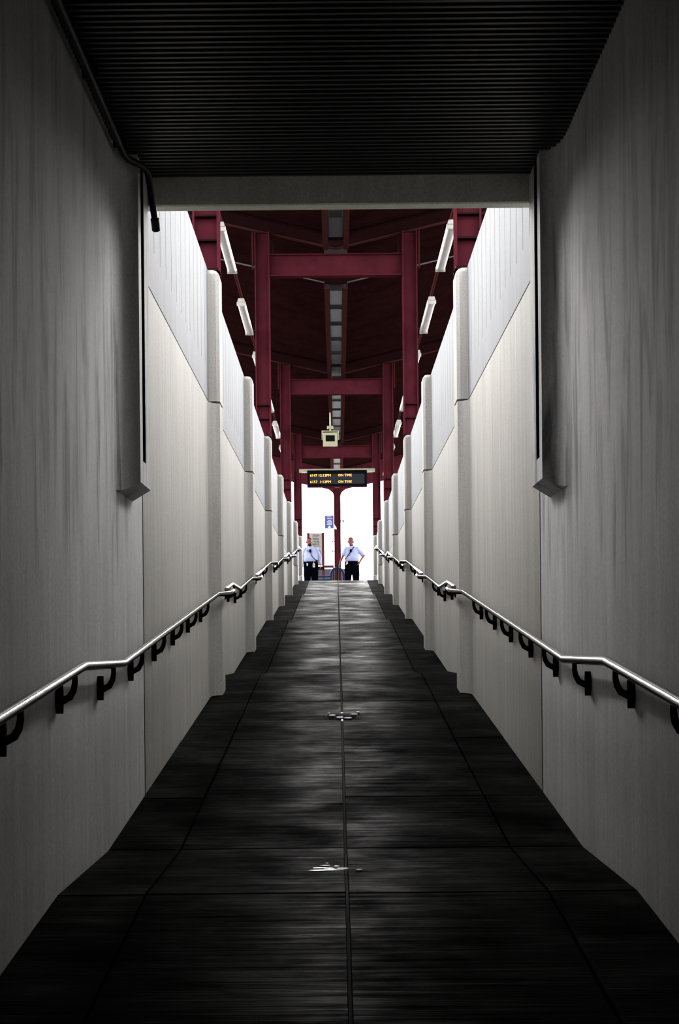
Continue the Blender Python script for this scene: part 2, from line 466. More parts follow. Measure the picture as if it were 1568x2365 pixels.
for side, where in ((-1, 'left'), (1, 'right')):
    h = thing('handrail', (side * 1.14, 7.43, 1.568), 'polished steel handrail climbing the %s wall on black hooked brackets' % where, 'handrail', )
    pts = []
    ysr = sorted([y for y, z in RAIL if y > -1.5] + [-1.5])
    evs = [(y, 1.14) for y in ysr]
    for p in PIL[:6]:
        evs += [(p - 0.16, 1.14), (p - 0.07, 1.04), (p + 0.50, 1.04), (p + 0.60, 1.14)]
    zones = [(p - 0.2, p + 0.62) for p in PIL]
    evs = sorted(e for e in evs if e[1] < 1.14 or not any(a < e[0] < b and e[0] in ysr for a, b in zones))
    pts = [(side * x, y, rz(y)) for y, x in evs]
    MB().tube(pts, 0.0215, 14).build('rail', 'stainless', h, smooth=50)
    yb = 5.95
    while yb < 51:
        if not any(a - 0.05 < yb < b + 0.05 for a, b in zones):
            br = place(BR, 'bracket', (side * 1.14, yb, rz(yb)), h, None if side < 0 else (0, 0, PI))
            place(PLATE, 'wall_plate', (side * 1.14, yb, rz(yb)), br, None)
        yb += 1.24

# ------------------------------------------------------------------ canopy: columns, beams, V rafters, deck, gutter strip
TILT = 0.0095
def cz(h, y): return h + E - TILT * (y - 28.5)       # height measured at the second frame
can = thing('station_canopy', (0, 28.5, TOPZ), 'dark red steel canopy with butterfly roof standing over the ramp walls', 'canopy')
CW = 0.25
frames = [PIL[0] + 0.2, PIL[2] + 0.2, PIL[4] + 0.2, PIL[6] + 0.2]
def vz(x, y): return cz(6.74 + 0.235 * abs(x), y)    # underside of rafters
for fy in frames:
    for side in (-1, 1):
        a, b = HW - 0.105, HW - 0.105 + CW
        m = MB()
        zt = vz(a, fy)
        for x0, x1 in ((a, a + 0.02), (b - 0.02, b)):
            lo, hi = sorted((side * x0, side * x1)); m.box(lo, hi, fy - 0.12, fy + 0.12, TOPZ, zt + 0.02)
        lo, hi = sorted((side * (a + 0.02), side * (b - 0.02))); m.box(lo, hi, fy - 0.03, fy - 0.01, TOPZ, zt)
        col = m.build('column', 'red_steel', can)
        for zz in (5.50, 5.73):
            MB().box(lo, hi, fy - 0.115, fy - 0.03, zz, zz + 0.018).build('stiffener', 'red_steel_dark', col)
        MB().box(min(side * (a - 0.0), side * (b + 0.06)), max(side * (a), side * (b + 0.06)), fy - 0.16, fy + 0.16, TOPZ, TOPZ + 0.02).build('base_plate', 'red_steel_dark', col)
        # brackets tying the column head to the rafter
        for xx in (a - 0.06, b + 0.03):
            lo2, hi2 = sorted((side * xx, side * (xx + 0.03)))
            MB().box(lo2, hi2, fy + 0.13, fy + 0.22, cz(6.45, fy), vz(xx, fy) + 0.01).build('head_bracket', 'rail_steel_red', col)
    # cross beam between the columns
    m = MB(); zb, zt = cz(6.28, fy), cz(6.65, fy); a = HW - 0.105
    m.box(-a, a, fy - 0.015, fy + 0.015, zb + 0.018, zt - 0.018)
    m.box(-a, a, fy - 0.10, fy + 0.10, zb, zb + 0.018)
    m.box(-a, a, fy - 0.10, fy + 0.10, zt - 0.018, zt)
    m.build('cross_beam', 'red_steel', can)
for fy in frames[1:] + [31.4]:
    yy = fy + (0.0 if fy != 31.4 else 0)
    for side in (-1, 1):
        m = MB()
        def slab(z0, z1, hw):
            pts = []
            return [[(side * x, yy + q, vz(x, yy) + zz) for q, zz in ((-hw, z0), (hw, z0), (hw, z1), (-hw, z1))] for x in (0.0, 3.05)]
        m.loft(slab(0.012, 0.21, 0.006)); m.loft(slab(0.21, 0.225, 0.05))
        rf = m.build('rafter', 'red_steel_dark', can)  # web takes the darker red, its shade put into the colour
        MB().loft(slab(0, 0.014, 0.06)).build('bottom_flange', 'rail_steel_red' if fy != 31.4 else 'red_steel_dark', rf)  # lighter red on the main rafters stands for light on the flange
# deck in bays, ribs running across the ramp
bays = [(10.6, 28.5), (28.5, 41.0), (41.0, 53.5), (53.5, 67.0)]
for y0, y1 in bays:
    for side in (-1, 1):
        prof_ = []; y = y0
        while y < y1 - 1e-6:
            prof_ += [(y, 0.0), (y + 0.085, 0.0), (y + 0.1, 0.055), (y + 0.172, 0.055)]
            y += 0.19
        prof_ = [(min(a, y1), b) for a, b in prof_]
        vs = []; fs = []
        for yy, dz in prof_:
            for x in (0.16, 3.1): vs.append((side * x, yy, vz(x, yy) + 0.226 + dz))
            for x in (0.16, 3.1): vs.append((side * x, yy, vz(x, yy) + 0.30))
        for i in range(len(prof_) - 1):
            k = 4 * i
            fs += [(k, k + 1, k + 5, k + 4), (k + 2, k + 6, k + 7, k + 3), (k, k + 4, k + 6, k + 2), (k + 1, k + 3, k + 7, k + 5)]
        MB().add(vs, fs).build('roof_deck', 'roof_deck_red', can)
# longitudinal rails and gutter pans along the centre
for a, b in ((24.5, 28.4), (31.3, 41.1), (41.3, 53.6), (53.8, 66.5)):
    for side in (-1, 1):
        m = MB(); lo, hi = sorted((side * 0.125, side * 0.215))
        m.prism_z([(lo, a), (hi, a), (hi, b), (lo, b)], lambda x, y: cz(6.655, y), lambda x, y: cz(6.675, y))
        lo, hi = sorted((side * 0.205, side * 0.215))
        m.prism_z([(lo, a), (hi, a), (hi, b), (lo, b)], lambda x, y: cz(6.675, y), lambda x, y: cz(6.80, y))
        m.build('gutter_rail', 'rail_steel_red', can)
    y = a + 0.4; 
    while y + 1.2 < b:
        m = MB(); m.prism_z([(-0.118, y), (0.118, y), (0.118, y + 1.2), (-0.118, y + 1.2)], lambda x, yy: cz(6.70, yy), lambda x, yy: cz(6.715, yy))
        for s_ in (-1, 1):
            lo, hi = sorted((s_ * 0.118, s_ * 0.110)); m.prism_z([(lo, y), (hi, y), (hi, y + 1.2), (lo, y + 1.2)], lambda x, yy: cz(6.70, yy), lambda x, yy: cz(6.80, yy))
        m.build('gutter_pan', 'galvanised', can)
        y += 1.62
    m = MB(); m.prism_z([(-0.2, a), (0.2, a), (0.2, b + 3.1), (-0.2, b + 3.1)], lambda x, y: cz(6.90, y), lambda x, y: cz(7.05, y))
    m.build('gutter_cover', 'red_steel_dark', can)

# post that carries the end of the roof on two curved arms
post = thing('canopy_post', (0, 63, prof(63)), 'red steel post with two curved arms standing behind the guards', 'post')
m = MB(); zt = cz(6.3, 63)
m.box(-0.122, -0.10, 62.88, 63.12, prof(63), zt); m.box(0.10, 0.122, 62.88, 63.12, prof(63), zt); m.box(-0.10, 0.10, 62.97, 63.0, prof(63), zt)
m.build('upright', 'red_steel', post)
for side in (-1, 1):
    lowc = [(0.10, 5.62), (0.16, 5.80), (0.30, 5.92), (0.6, 6.0), (1.4, 6.16), (4.2, 6.80)]
    rings = []
    for x, h in lowc:
        z1 = vz(x, 63) + 0.2
        rings.append([(side * x, 62.93, h + E), (side * x, 63.07, h + E), (side * x, 63.07, z1), (side * x, 62.93, z1)])
    MB().loft(rings).build('arm', 'red_steel', post)
MB().cbox((0, 63, prof(63) + 0.03), (0.5, 0.5, 0.06)).build('base_plate', 'red_steel_dark', post)

# ------------------------------------------------------------------ fluorescent battens outside the columns
ORD = ['nearest', 'second', 'third', 'fourth', 'fifth', 'sixth', 'seventh']
for side, where in ((-1, 'left'), (1, 'right')):
    rx = side * 1.45
    rr = thing('lamp_channel', (rx, 36, 5.25 + E + 0.15), 'thin steel channel carrying the lamps outside the %s columns' % where, 'channel')
    MB().tube([(rx, 17.0, 5.25 + E + 0.155), (rx, 53.0, 5.25 + E + 0.155)], 0.022, 8).build('tube', 'rail_steel_red', rr, smooth=50)
    for fy in frames:
        lo, hi = sorted((side * 1.365, rx)); MB().box(lo, hi, fy - 0.03, fy + 0.03, 5.25 + E + 0.14, 5.25 + E + 0.17).build('arm', 'red_steel_dark', rr)
    for k in range(7):
        y0 = 21.3 + 4.64 * k
        t = thing('batten_lamp', (rx, y0 + 1.22, 5.25 + E), '%s white batten lamp in the row outside the %s columns' % (ORD[k], where), 'lamp', 'batten lamps along the canopy')
        z0 = 5.25 + E
        m = MB(); m.prism_y([(rx - 0.06, z0 + 0.05), (rx + 0.06, z0 + 0.05), (rx + 0.045, z0 + 0.11), (rx - 0.045, z0 + 0.11)], y0, y0 + 2.44); m.build('housing', 'lamp_white', t)
        m = MB(); m.prism_y([(rx - 0.065, z0 + 0.05), (rx - 0.055, z0 + 0.012), (rx - 0.03, z0), (rx + 0.03, z0), (rx + 0.055, z0 + 0.012), (rx + 0.065, z0 + 0.05)], y0 + 0.03, y0 + 2.41); m.build('diffuser', 'diffuser', t, smooth=50)
        for ye in (y0, y0 + 2.41):
            MB().box(rx - 0.068, rx + 0.068, ye, ye + 0.03, z0 - 0.004, z0 + 0.055).build('end_cap', 'lamp_white', t)
        for ye in (y0 + 0.4, y0 + 2.0):
            MB().box(rx - 0.012, rx + 0.012, ye, ye + 0.03, z0 + 0.11, z0 + 0.16).build('hanger', 'rail_steel_red', t)

# ------------------------------------------------------------------ floodlight
FY = 46.5
f_ = thing('floodlight', (-0.18, FY, 5.74 + E), 'cream square floodlight hanging under the canopy above the departure board', 'lamp')
zc = 5.735 + E
def rect(cx, hw, hh, y, zc_): return [(cx - hw, y, zc_ - hh), (cx + hw, y, zc_ - hh), (cx + hw, y, zc_ + hh), (cx - hw, y, zc_ + hh)]
MB().loft([rect(-0.18, 0.10, 0.09, FY + 0.28, zc + 0.03), rect(-0.18, 0.185, 0.17, FY + 0.06, zc), rect(-0.18, 0.185, 0.17, FY + 0.02, zc)]).build('housing', 'black_steel', f_)
m = MB()
ro, ri = rect(-0.18, 0.20, 0.185, FY, zc), rect(-0.18, 0.125, 0.085, FY + 0.0, zc + 0.03)
rb = rect(-0.18, 0.20, 0.185, FY + 0.03, zc); rib = rect(-0.18, 0.125, 0.085, FY + 0.09, zc + 0.03)
m.loft([rb, ro, ri, rib], cap=False); m.build('bezel', 'bezel_cream', f_)
MB().loft([rect(-0.18, 0.13, 0.09, FY + 0.07, zc + 0.03), rect(-0.18, 0.13, 0.09, FY + 0.085, zc + 0.03)]).build('glass', 'lamp_dark', f_)
MB().ell((-0.18, FY + 0.055, zc + 0.04), (0.04, 0.02, 0.04)).build('bulb', 'galvanised', f_, smooth=True)
MB().box(-0.37, 0.01, FY - 0.04, FY + 0.01, zc - 0.195, zc - 0.185).build('lip', 'bezel_cream', f_)
m = MB(); m.tube([(-0.40, FY + 0.12, zc), (-0.40, FY + 0.12, zc + 0.24), (0.04, FY + 0.12, zc + 0.24), (0.04, FY + 0.12, zc)], 0.012, 6); m.build('yoke', 'bezel_cream', f_)
m = MB(); m.tube([(-0.18, FY + 0.12, zc + 0.24), (-0.18, FY + 0.12, cz(6.66, FY))], 0.02, 8); m.cbox((-0.18, FY + 0.12, zc + 0.34), (0.17, 0.12, 0.08), 0.01); m.build('mount', 'bezel_cream', f_)

# ------------------------------------------------------------------ departure board
def text_mesh(txt, size, mat, depth=0.004, align='LEFT', sxk=1.0):
    cu = bpy.data.curves.new('text', 'FONT'); cu.body = txt; cu.size = size; cu.extrude = depth / 2; cu.align_x = align; cu.resolution_u = 2
    o = bpy.data.objects.new('text_tmp', cu); COL.objects.link(o)
    me = bpy.data.meshes.new_from_object(o.evaluated_get(bpy.context.evaluated_depsgraph_get()))
    bpy.data.objects.remove(o); bpy.data.curves.remove(cu)
    me.materials.clear(); me.materials.append(MATS[mat])
    me.transform(Matrix.Diagonal((sxk, 1, 1, 1)))
    return me
def put_text(txt, size, mat, loc, parent, align='LEFT', sxk=1.0, name='lettering', width=None):
    me = text_mesh(txt, size, mat, align=align)
    if width:
        xs = [v.co.x for v in me.vertices]; k = width / (max(xs) - min(xs)); me.transform(Matrix.Diagonal((k, 1, 1, 1)))
    return place(me, name, loc, parent, (PI / 2, 0, 0))
BY = 53.0
bd = thing('departure_board', (0, BY, 5.3 + E), 'black departure board with amber train times hung between the far columns', 'sign')
MB().cbox((0, BY + 0.14, 5.325 + E), (1.86, 0.24, 0.50), 0.015).build('housing', 'board_black', bd)
MB().box(-0.855, 0.855, BY + 0.010, BY + 0.022, 5.15 + E, 5.46 + E).build('screen', 'screen_grey', bd)
MB().box(-0.93, 0.93, BY + 0.02, BY + 0.26, 5.06 + E, 5.078 + E).build('lower_trim', 'red_steel', bd)
for txt, wid, x, zz in (('6147 12:12PM', 0.64, -0.845, 5.385), ('ON TIME', 0.42, 0.03, 5.385), ('6157  1:12PM', 0.64, -0.845, 5.185), ('ON TIME', 0.42, 0.03, 5.185)):
    put_text(txt, 0.105, 'amber_led', (x, BY + 0.006, zz + E), bd, width=wid, name='display_text')
MB().tube([(-1.18, BY + 0.14, 5.61 + E), (1.18, BY + 0.14, 5.61 + E)], 0.03, 10).build('hanger_bar', 'pale_tube', bd, smooth=50)
for side in (-1, 1):
    lo, hi = sorted((side * 0.92, side * 1.18)); MB().box(lo, hi, BY + 0.09, BY + 0.19, 5.52 + E, 5.59 + E).build('end_bracket', 'pale_tube', bd)
    MB().box(side * 0.6 - 0.02, side * 0.6 + 0.02, BY + 0.12, BY + 0.16, 5.57 + E, 5.60 + E).build('strap', 'board_black', bd)

# ------------------------------------------------------------------ signs and street furniture behind the guards
sb = thing('blue_sign', (-0.14, 62.7, 4.7 + E), 'blue flag sign with pale print bracketed to the left of the red post', 'sign')
MB().cbox((-0.30, 62.72, 4.69 + E), (0.32, 0.02, 0.48), 0.004).build('panel', 'sign_blue', sb)
for zz, w, x in ((4.87, 0.16, -0.30), (4.80, 0.2, -0.28), (4.74, 0.12, -0.29), (4.69, 0.2, -0.29), (4.64, 0.18, -0.28), (4.59, 0.2, -0.29)):
    MB().box(x - w / 2, x + w / 2, 62.705, 62.712, zz + E, zz + 0.022 + E).build('print_line', 'sign_white', sb)
MB().prism_y([(-0.36, 4.48 + E), (-0.24, 4.48 + E), (-0.27, 4.555 + E), (-0.31, 4.555 + E)], 62.704, 62.711).build('print_mark', 'sign_white', sb)
m = MB(); m.prism_y([(-0.145, 4.92 + E), (-0.115, 4.92 + E), (-0.115, 4.62 + E), (-0.03, 4.47 + E), (-0.03, 4.42 + E), (-0.10, 4.43 + E), (-0.145, 4.50 + E)], 62.70, 62.76)
m.build('bracket', 'sign_white', sb)
al = thing('alarm_lamp', (0.16, 62.9, 4.75 + E), 'small white alarm box with red lens on right side of the post', 'alarm')
MB().cbox((0.165, 62.92, 4.74 + E), (0.085, 0.1, 0.12), 0.01).build('case', 'sign_white', al)
MB().ell((0.215, 62.9, 4.74 + E), (0.04, 0.04, 0.04)).build('lens', 'ink_red', al, smooth=True)
cp = thing('post_conduit', (-0.17, 62.95, 3.9 + E), 'thin pale conduit clipped to the left side of the red post', 'pipe')
MB().tube([(-0.175, 62.95, 3.45 + E), (-0.175, 62.95, 4.15 + E)], 0.014, 8).build('pipe', 'lamp_white', cp, smooth=50)
for zz in (3.62, 3.97):
    MB().box(-0.20, -0.12, 62.93, 62.97, zz + E, zz + 0.025 + E).build('clip', 'board_black', cp)

bs = thing('cycling_sign', (-0.83, 64.5, prof(64.5)), 'grey walk your bike notice on red posts behind the left guard', 'sign')
for x in (-1.11, -0.545):
    MB().cbox((x, 64.5, (prof(64.5) + 4.42 + E) / 2), (0.09, 0.09, 4.42 + E - prof(64.5)), 0.008).build('post', 'red_steel', bs)
MB().cbox((-0.83, 64.48, 3.80 + E), (0.485, 0.03, 1.22), 0.004).build('panel', 'sign_grey', bs)
yy = 64.455
put_text('STOP', 0.12, 'ink_red', (-0.82, yy, 4.27 + E), bs, 'CENTER', width=0.25)
for t_, zz in (('WALK', 4.15), ('YOUR', 4.045), ('BIKE', 3.94)):
    put_text(t_, 0.115, 'ink_dark', (-0.82, yy, zz + E), bs, 'CENTER', width=0.26)
MB().box(-1.0, -0.62, yy + 0.002, yy + 0.01, 3.895 + E, 3.908 + E).build('rule', 'ink_dark', bs)
MB().ring((-0.83, yy + 0.004, 3.66 + E), 0.165, 0.018, 'y', 28, 6).build('prohibition_ring', 'ink_red', bs)
m = MB(); m.tube([(-0.83 - 0.115, yy + 0.003, 3.66 + 0.115 + E), (-0.83 + 0.115, yy + 0.003, 3.66 - 0.115 + E)], 0.012, 6); m.build('prohibition_bar', 'ink_red', bs)
m = MB()
for x in (-0.90, -0.765): m.ring((x, yy + 0.006, 3.63 + E), 0.045, 0.007, 'y', 16, 5)
m.tube([(-0.90, yy + 0.006, 3.63 + E), (-0.86, yy + 0.006, 3.70 + E), (-0.79, yy + 0.006, 3.70 + E), (-0.765, yy + 0.006, 3.63 + E)], 0.006, 5)
m.tube([(-0.86, yy + 0.006, 3.70 + E), (-0.835, yy + 0.006, 3.63 + E), (-0.79, yy + 0.006, 3.70 + E), (-0.80, yy + 0.006, 3.74 + E), (-0.78, yy + 0.006, 3.745 + E)], 0.006, 5)
m.build('bicycle_symbol', 'ink_dark', bs)
for zz, mt in ((3.43, 'ink_green'), (3.40, 'ink_green'), (3.22, 'ink_dark')):
    MB().box(-1.0, -0.64, yy + 0.002, yy + 0.01, zz + E, zz + 0.015 + E).build('print_line', mt, bs)
MB().prism_y([(-0.80, 3.32 + E), (-0.70, 3.27 + E), (-0.68, 3.30 + E), (-0.78, 3.37 + E)], yy + 0.002, yy + 0.01).build('print_mark', 'ink_red', bs)
MB().box(-1.05, -0.5, 64.44, 64.52, 3.02 + E, 3.14 + E).build('lower_box', 'board_black', bs)
rb_ = thing('cross_rail', (-0.35, 64.6, 3.14 + E), 'short red rail between the grey notice and the red post', 'rail')
MB().box(-0.50, -0.15, 64.56, 64.62, 3.10 + E, 3.19 + E).build('bar', 'red_steel', rb_)
MB().box(-0.20, -0.15, 64.56, 64.62, prof(64.5), 3.10 + E).build('leg', 'red_steel_dark', rb_)
lw = tag(MB().cbox((-0.35, 66.2, (prof(66) + 3.13 + E) / 2), (1.5, 0.25, 3.13 + E - prof(66)), 0.02).build('low_wall', 'low_wall'), 'low speckled grey wall behind the blue bike rack', 'wall')
lw.data.name = 'low_wall'

br = thing('bike_rack', (-0.05, 61, prof(61)), 'dark blue tubular bike rack hoop with long side bars behind the guards', 'rack')
g0 = prof(61)
hp = [(-0.27, 61, g0), (-0.25, 61, g0 + 0.60)] + [(-0.02 - 0.22 * math.cos(PI * k / 8), 61, g0 + 0.78 + 0.22 * math.sin(PI * k / 8)) for k in range(9)] + [(0.21, 61, g0 + 0.60), (0.23, 61, g0)]
MB().tube(hp, 0.045, 10).build('hoop', 'rack_blue', br, smooth=50)
MB().tube([(-0.02, 61.0, g0), (-0.02, 61.0, g0 + 1.12)], 0.04, 10).build('centre_post', 'black_steel', br, smooth=50)
for zz in (0.58, 0.70):
    MB().tube([(-0.25, 61, g0 + zz), (-0.78, 61.05, g0 + zz)], 0.03, 8).build('side_bar', 'rack_blue', br, smooth=50)
    MB().tube([(0.21, 61, g0 + zz), (0.40, 61.05, g0 + zz)], 0.03, 8).build('side_bar', 'rack_blue', br, smooth=50)
MB().tube([(-0.76, 61.05, g0), (-0.76, 61.05, g0 + 0.72)], 0.03, 8).build('leg', 'rack_blue', br, smooth=50)
hoop = thing('hoop_rail', (0.75, 59, prof(59)), 'thin pale hoop rail beside the legs of the right guard', 'rail')
g0 = prof(59)
MB().tube([(0.55, 59, g0), (0.55, 59, g0 + 0.55), (0.58, 59, g0 + 0.64), (0.64, 59, g0 + 0.68), (0.72, 59, g0 + 0.67), (0.78, 59, g0 + 0.60), (0.80, 59, g0 + 0.5), (0.81, 59, g0)], 0.011, 8).build('tube', 'grey_steel', hoop, smooth=50)

# ------------------------------------------------------------------ two guards
def fused(mb, name, mat, parent, voxel, sub=2):
    """union of overlapping shapes -> one continuous surface"""
    o0 = ORG[parent.name]
    mb.v = [(x - o0.x, y - o0.y, z - o0.z) for x, y, z in mb.v]
    me = mb.mesh(name + '_raw', None)
    o = bpy.data.objects.new('tmp', me); COL.objects.link(o)
    r = o.modifiers.new('r', 'REMESH'); r.mode = 'VOXEL'; r.voxel_size = voxel
    s = o.modifiers.new('s', 'SMOOTH'); s.factor = 0.5; s.iterations = sub
    me2 = bpy.data.meshes.new_from_object(o.evaluated_get(bpy.context.evaluated_depsgraph_get()))
    bpy.data.objects.remove(o); bpy.data.meshes.remove(me)
    me2.name = name; me2.materials.clear(); me2.materials.append(MATS[mat])
    me2.polygons.foreach_set('use_smooth', [True] * len(me2.polygons))
    return place(me2, name, o0, parent)

def ering(c, rx, ry, seg=16): return [(c[0] + rx * math.cos(a), c[1] + ry * math.sin(a), c[2]) for a in (2 * PI * q / seg for q in range(seg))]
def hand(m, wrist, d, palm_n, thumb, curl=0.3, k=1.0):
    """wrist point, direction of the fingers, palm normal, thumb side; fused into m"""
    w = Vector(wrist); d = Vector(d).normalized(); n = Vector(palm_n); n = (n - d * n.dot(d)).normalized(); s = d.cross(n).normalized()
    if s.dot(Vector(thumb)) < 0: s = -s
    pc = w + d * 0.05 * k
    for q in (-0.028, -0.010, 0.010, 0.028):
        m.tube([w + s * q * 0.7, w + d * 0.09 * k + s * q], [0.016, 0.013], 8)
    for q, L in ((0.031, 0.072), (0.0105, 0.082), (-0.0105, 0.076), (-0.030, 0.058)):
        p = w + d * 0.085 * k + s * q; a = 0.0; pts = [p]
        for seg_ in (0.45, 0.32, 0.23):
            a += curl
            p = p + (d * math.cos(a) + n * math.sin(a)) * L * seg_ * k; pts.append(p)
        m.tube(pts, [0.0095, 0.009, 0.0085, 0.007], 8)
    p = w + d * 0.025 * k + s * 0.03; q1 = p + (d * 0.6 + s * 0.7 + n * 0.25).normalized() * 0.04; q2 = q1 + (d * 0.9 + s * 0.25 + n * 0.3).normalized() * 0.035
    m.tube([p - s * 0.01, q1, q2], [0.013, 0.011, 0.008], 8)

def guard(gx, gy, label, head_dx, arms, sleeve, yaw, beard, girth=1.0, legs=0.0):
    g0 = prof(gy)
    P = lambda x, y, z: (gx + x, gy + y, g0 + z)
    t = thing('person', (gx, gy, g0), label, 'person')
    b = MB()
    # trunk, neck, legs of the body
    b.loft([ering(P(0, 0, 0.86), 0.165, 0.115), ering(P(0, 0, 1.0), 0.17, 0.125), ering(P(0, -0.01, 1.12), 0.165, 0.13), ering(P(0, 0, 1.28), 0.175, 0.125),
            ering(P(0, 0.01, 1.40), 0.185, 0.105), ering(P(0, 0.01, 1.46), 0.12, 0.08), ering(P(0, 0.005, 1.50), 0.066, 0.066), ering(P(head_dx * 0.5, -0.005, 1.58), 0.058, 0.062)])
    hx = head_dx; ca, sa = math.cos(yaw), math.sin(yaw)
    def H(x, y, z):
        x, y, z = x * 1.2, y * 1.2, 1.555 + (z - 1.60) * 1.2
        return P(hx + x * ca - y * sa, x * sa + y * ca - 0.02, z)
    def HE(c, rr): return H(*c), tuple(q * 1.2 for q in rr)
    b.ell(*HE((0, 0.012, 1.70), (0.077, 0.094, 0.10)), 18, 12)                      # skull
    b.ell(*HE((0, -0.02, 1.635), (0.060, 0.070, 0.070)), 16, 10)                     # jaw
    b.ell(*HE((0, -0.068, 1.60), (0.026, 0.022, 0.02)))                              # chin
    b.ell(*HE((0, -0.092, 1.667), (0.013, 0.022, 0.026))); b.tube([H(0, -0.078, 1.70), H(0, -0.104, 1.662)], [0.009, 0.013], 8)   # nose
    b.ell(*HE((0, -0.068, 1.712), (0.05, 0.022, 0.012)))                              # brow
    b.ell(*HE((0, -0.080, 1.630), (0.024, 0.012, 0.007))); b.ell(*HE((0, -0.078, 1.620), (0.021, 0.012, 0.007)))   # lips
    for s_ in (-1, 1):
        b.ell(*HE((s_ * 0.080, 0.012, 1.672), (0.011, 0.022, 0.034))); b.ell(*HE((s_ * 0.043, -0.055, 1.662), (0.022, 0.02, 0.018)))
        lx = s_ * (0.10 + legs)
        b.tube([P(s_ * 0.085, 0, 0.90), P(s_ * 0.095 + s_ * legs * 0.5, -0.01, 0.50), P(lx, 0.01, 0.09)], [0.095, 0.06, 0.04], 12)
        b.ell(P(lx, -0.06, 0.05), (0.042, 0.12, 0.04))
    shoulders = {}
    for s_, (el, wr, fd, pn, th) in arms.items():
        sh = (s_ * 0.185, 0.005, 1.41)
        b.tube([P(*sh), P(*el), P(*wr)], [0.056, 0.043, 0.028], 12)
        hand(b, P(*wr), fd, pn, th)
    body = fused(b, 'body', 'skin', t, 0.0065)
    for s_ in (-1, 1):
        e = MB().ell(*HE((s_ * 0.031, -0.078, 1.69), (0.013, 0.010, 0.009)), 10, 7).build('eye', 'eye_white', t, smooth=True)
        MB().ell(*HE((s_ * 0.031, -0.087, 1.69), (0.007, 0.004, 0.007)), 8, 6).build('iris', 'hair_dark', e, smooth=True)
    # cropped hair: thin layer over the crown, higher at the forehead than at the nape
    h = MB(); rings = []
    for k in range(7):
        rr = []
        for q in range(20):
            c_ = 2 * PI * q / 20; f = math.sin(c_)                 # f = -1 at the face
            e0 = math.radians(12 - 14 * f + 26 * max(0.0, -f) ** 2)
            a = e0 + (math.radians(88) - e0) * k / 6
            g_ = 1.015 + 0.02 * min(1, k)
            rr.append(H(0.077 * g_ * math.cos(a) * math.cos(c_), 0.012 + 0.094 * g_ * math.cos(a) * f, 1.70 + 0.10 * g_ * math.sin(a)))
        rings.append(rr)
    h.loft(rings); h.build('hair', 'hair_dark', t, smooth=True)
    if beard:
        m = MB(); m.ell(*HE((0, -0.052, 1.602), (0.049, 0.048, 0.036))); m.ell(*HE((0, -0.088, 1.641), (0.028, 0.012, 0.007))); m.build('beard', 'hair_dark', t, smooth=True)
    # shirt
    s = MB(); gg = girth
    s.loft([ering(P(0, -0.01, 0.985), 0.205 * gg, 0.155 * gg, 20), ering(P(0, -0.02, 1.02), 0.222 * gg, 0.175 * gg, 20), ering(P(0, -0.03, 1.10), 0.222 * gg, 0.18 * gg, 20),
            ering(P(0, -0.015, 1.22), 0.216 * gg, 0.165, 20), ering(P(0, 0, 1.33), 0.222, 0.145, 20), ering(P(0, 0.01, 1.41), 0.215, 0.12, 20), ering(P(0, 0.01, 1.455), 0.165, 0.095, 20),
            ering(P(0, 0.005, 1.497), 0.085, 0.078, 20)])
    for s_, (el, wr, fd, pn, th) in arms.items():
        sh = Vector((s_ * 0.18, 0.005, 1.40)); e = Vector(el); w_ = Vector(wr)
        s.ell(P(s_ * 0.185, 0.005, 1.395), (0.086, 0.086, 0.08))
        if sleeve == 'long':
            s.tube([P(*sh), P(*e), P(*(e.lerp(w_, 0.97)))], [0.078, 0.062, 0.042], 14)
        else:
            s.tube([P(*sh), P(*sh.lerp(e, 0.55)), P(*sh.lerp(e, 0.92))], [0.078, 0.076, 0.080], 14)
    fused(s, 'shirt', 'shirt_blue', t, 0.009, 2)
    def cr(z, rx, ry): return [(p[0], p[1], p[2] + 0.28 * (p[1] - (gy + 0.0))) for p in ering(P(head_dx * 0.3 * (z > 1.5), -0.004, z), rx, ry, 20)]
    c_ = MB(); c_.loft([cr(1.478, 0.088, 0.086), cr(1.522, 0.078, 0.080), cr(1.522, 0.070, 0.072), cr(1.478, 0.076, 0.074)], cap=False)
    c_.build('collar', 'shirt_blue', t, smooth=True)
    # trousers
    tr = MB()
    tr.loft([ering(P(0, -0.01, 0.70), 0.23, 0.13, 20), ering(P(0, -0.01, 0.84), 0.232 * gg, 0.15, 20), ering(P(0, -0.015, 0.95), 0.222 * gg, 0.158 * gg, 20), ering(P(0, -0.012, 1.03), 0.20 * gg, 0.155 * gg, 20)])
    for s_ in (-1, 1):
        lx = s_ * (0.115 + legs)
        tr.tube([P(s_ * 0.10, 0, 0.88), P(s_ * 0.115 + s_ * legs * 0.5, -0.005, 0.60), P(s_ * 0.120 + s_ * legs * 0.7, 0, 0.38), P(lx, 0.0, 0.06)], [0.135, 0.128, 0.108, 0.092], 14)
    fused(tr, 'trousers', 'trouser_black', t, 0.009, 2)
    bl = MB(); bl.loft([ering(P(0, -0.012, 0.985), 0.208 * gg, 0.163 * gg, 24), ering(P(0, -0.012, 1.02), 0.206 * gg, 0.161 * gg, 24)]); bl.build('belt', 'leather_black', t, smooth=True)
    for s_ in (-1, 1):
        lx = s_ * (0.10 + legs); m = MB()
        m.loft([[P(lx + a * 0.05, -0.06 + q * 0.15, zz) for a, q in ((-0.7, -1), (0.7, -1), (1, -0.5), (0.85, 0.3), (0.8, 1), (-0.8, 1), (-0.85, 0.3), (-1, -0.5))] for zz in (0.0, 0.03)]
               + [[P(lx + a * 0.042, -0.05 + q * 0.13, 0.075) for a, q in ((-0.7, -0.8), (0.7, -0.8), (1, -0.5), (0.85, 0.3), (0.8, 1), (-0.8, 1), (-0.85, 0.3), (-1, -0.5))]])
        m.build('shoe', 'leather_black', t, smooth=30)
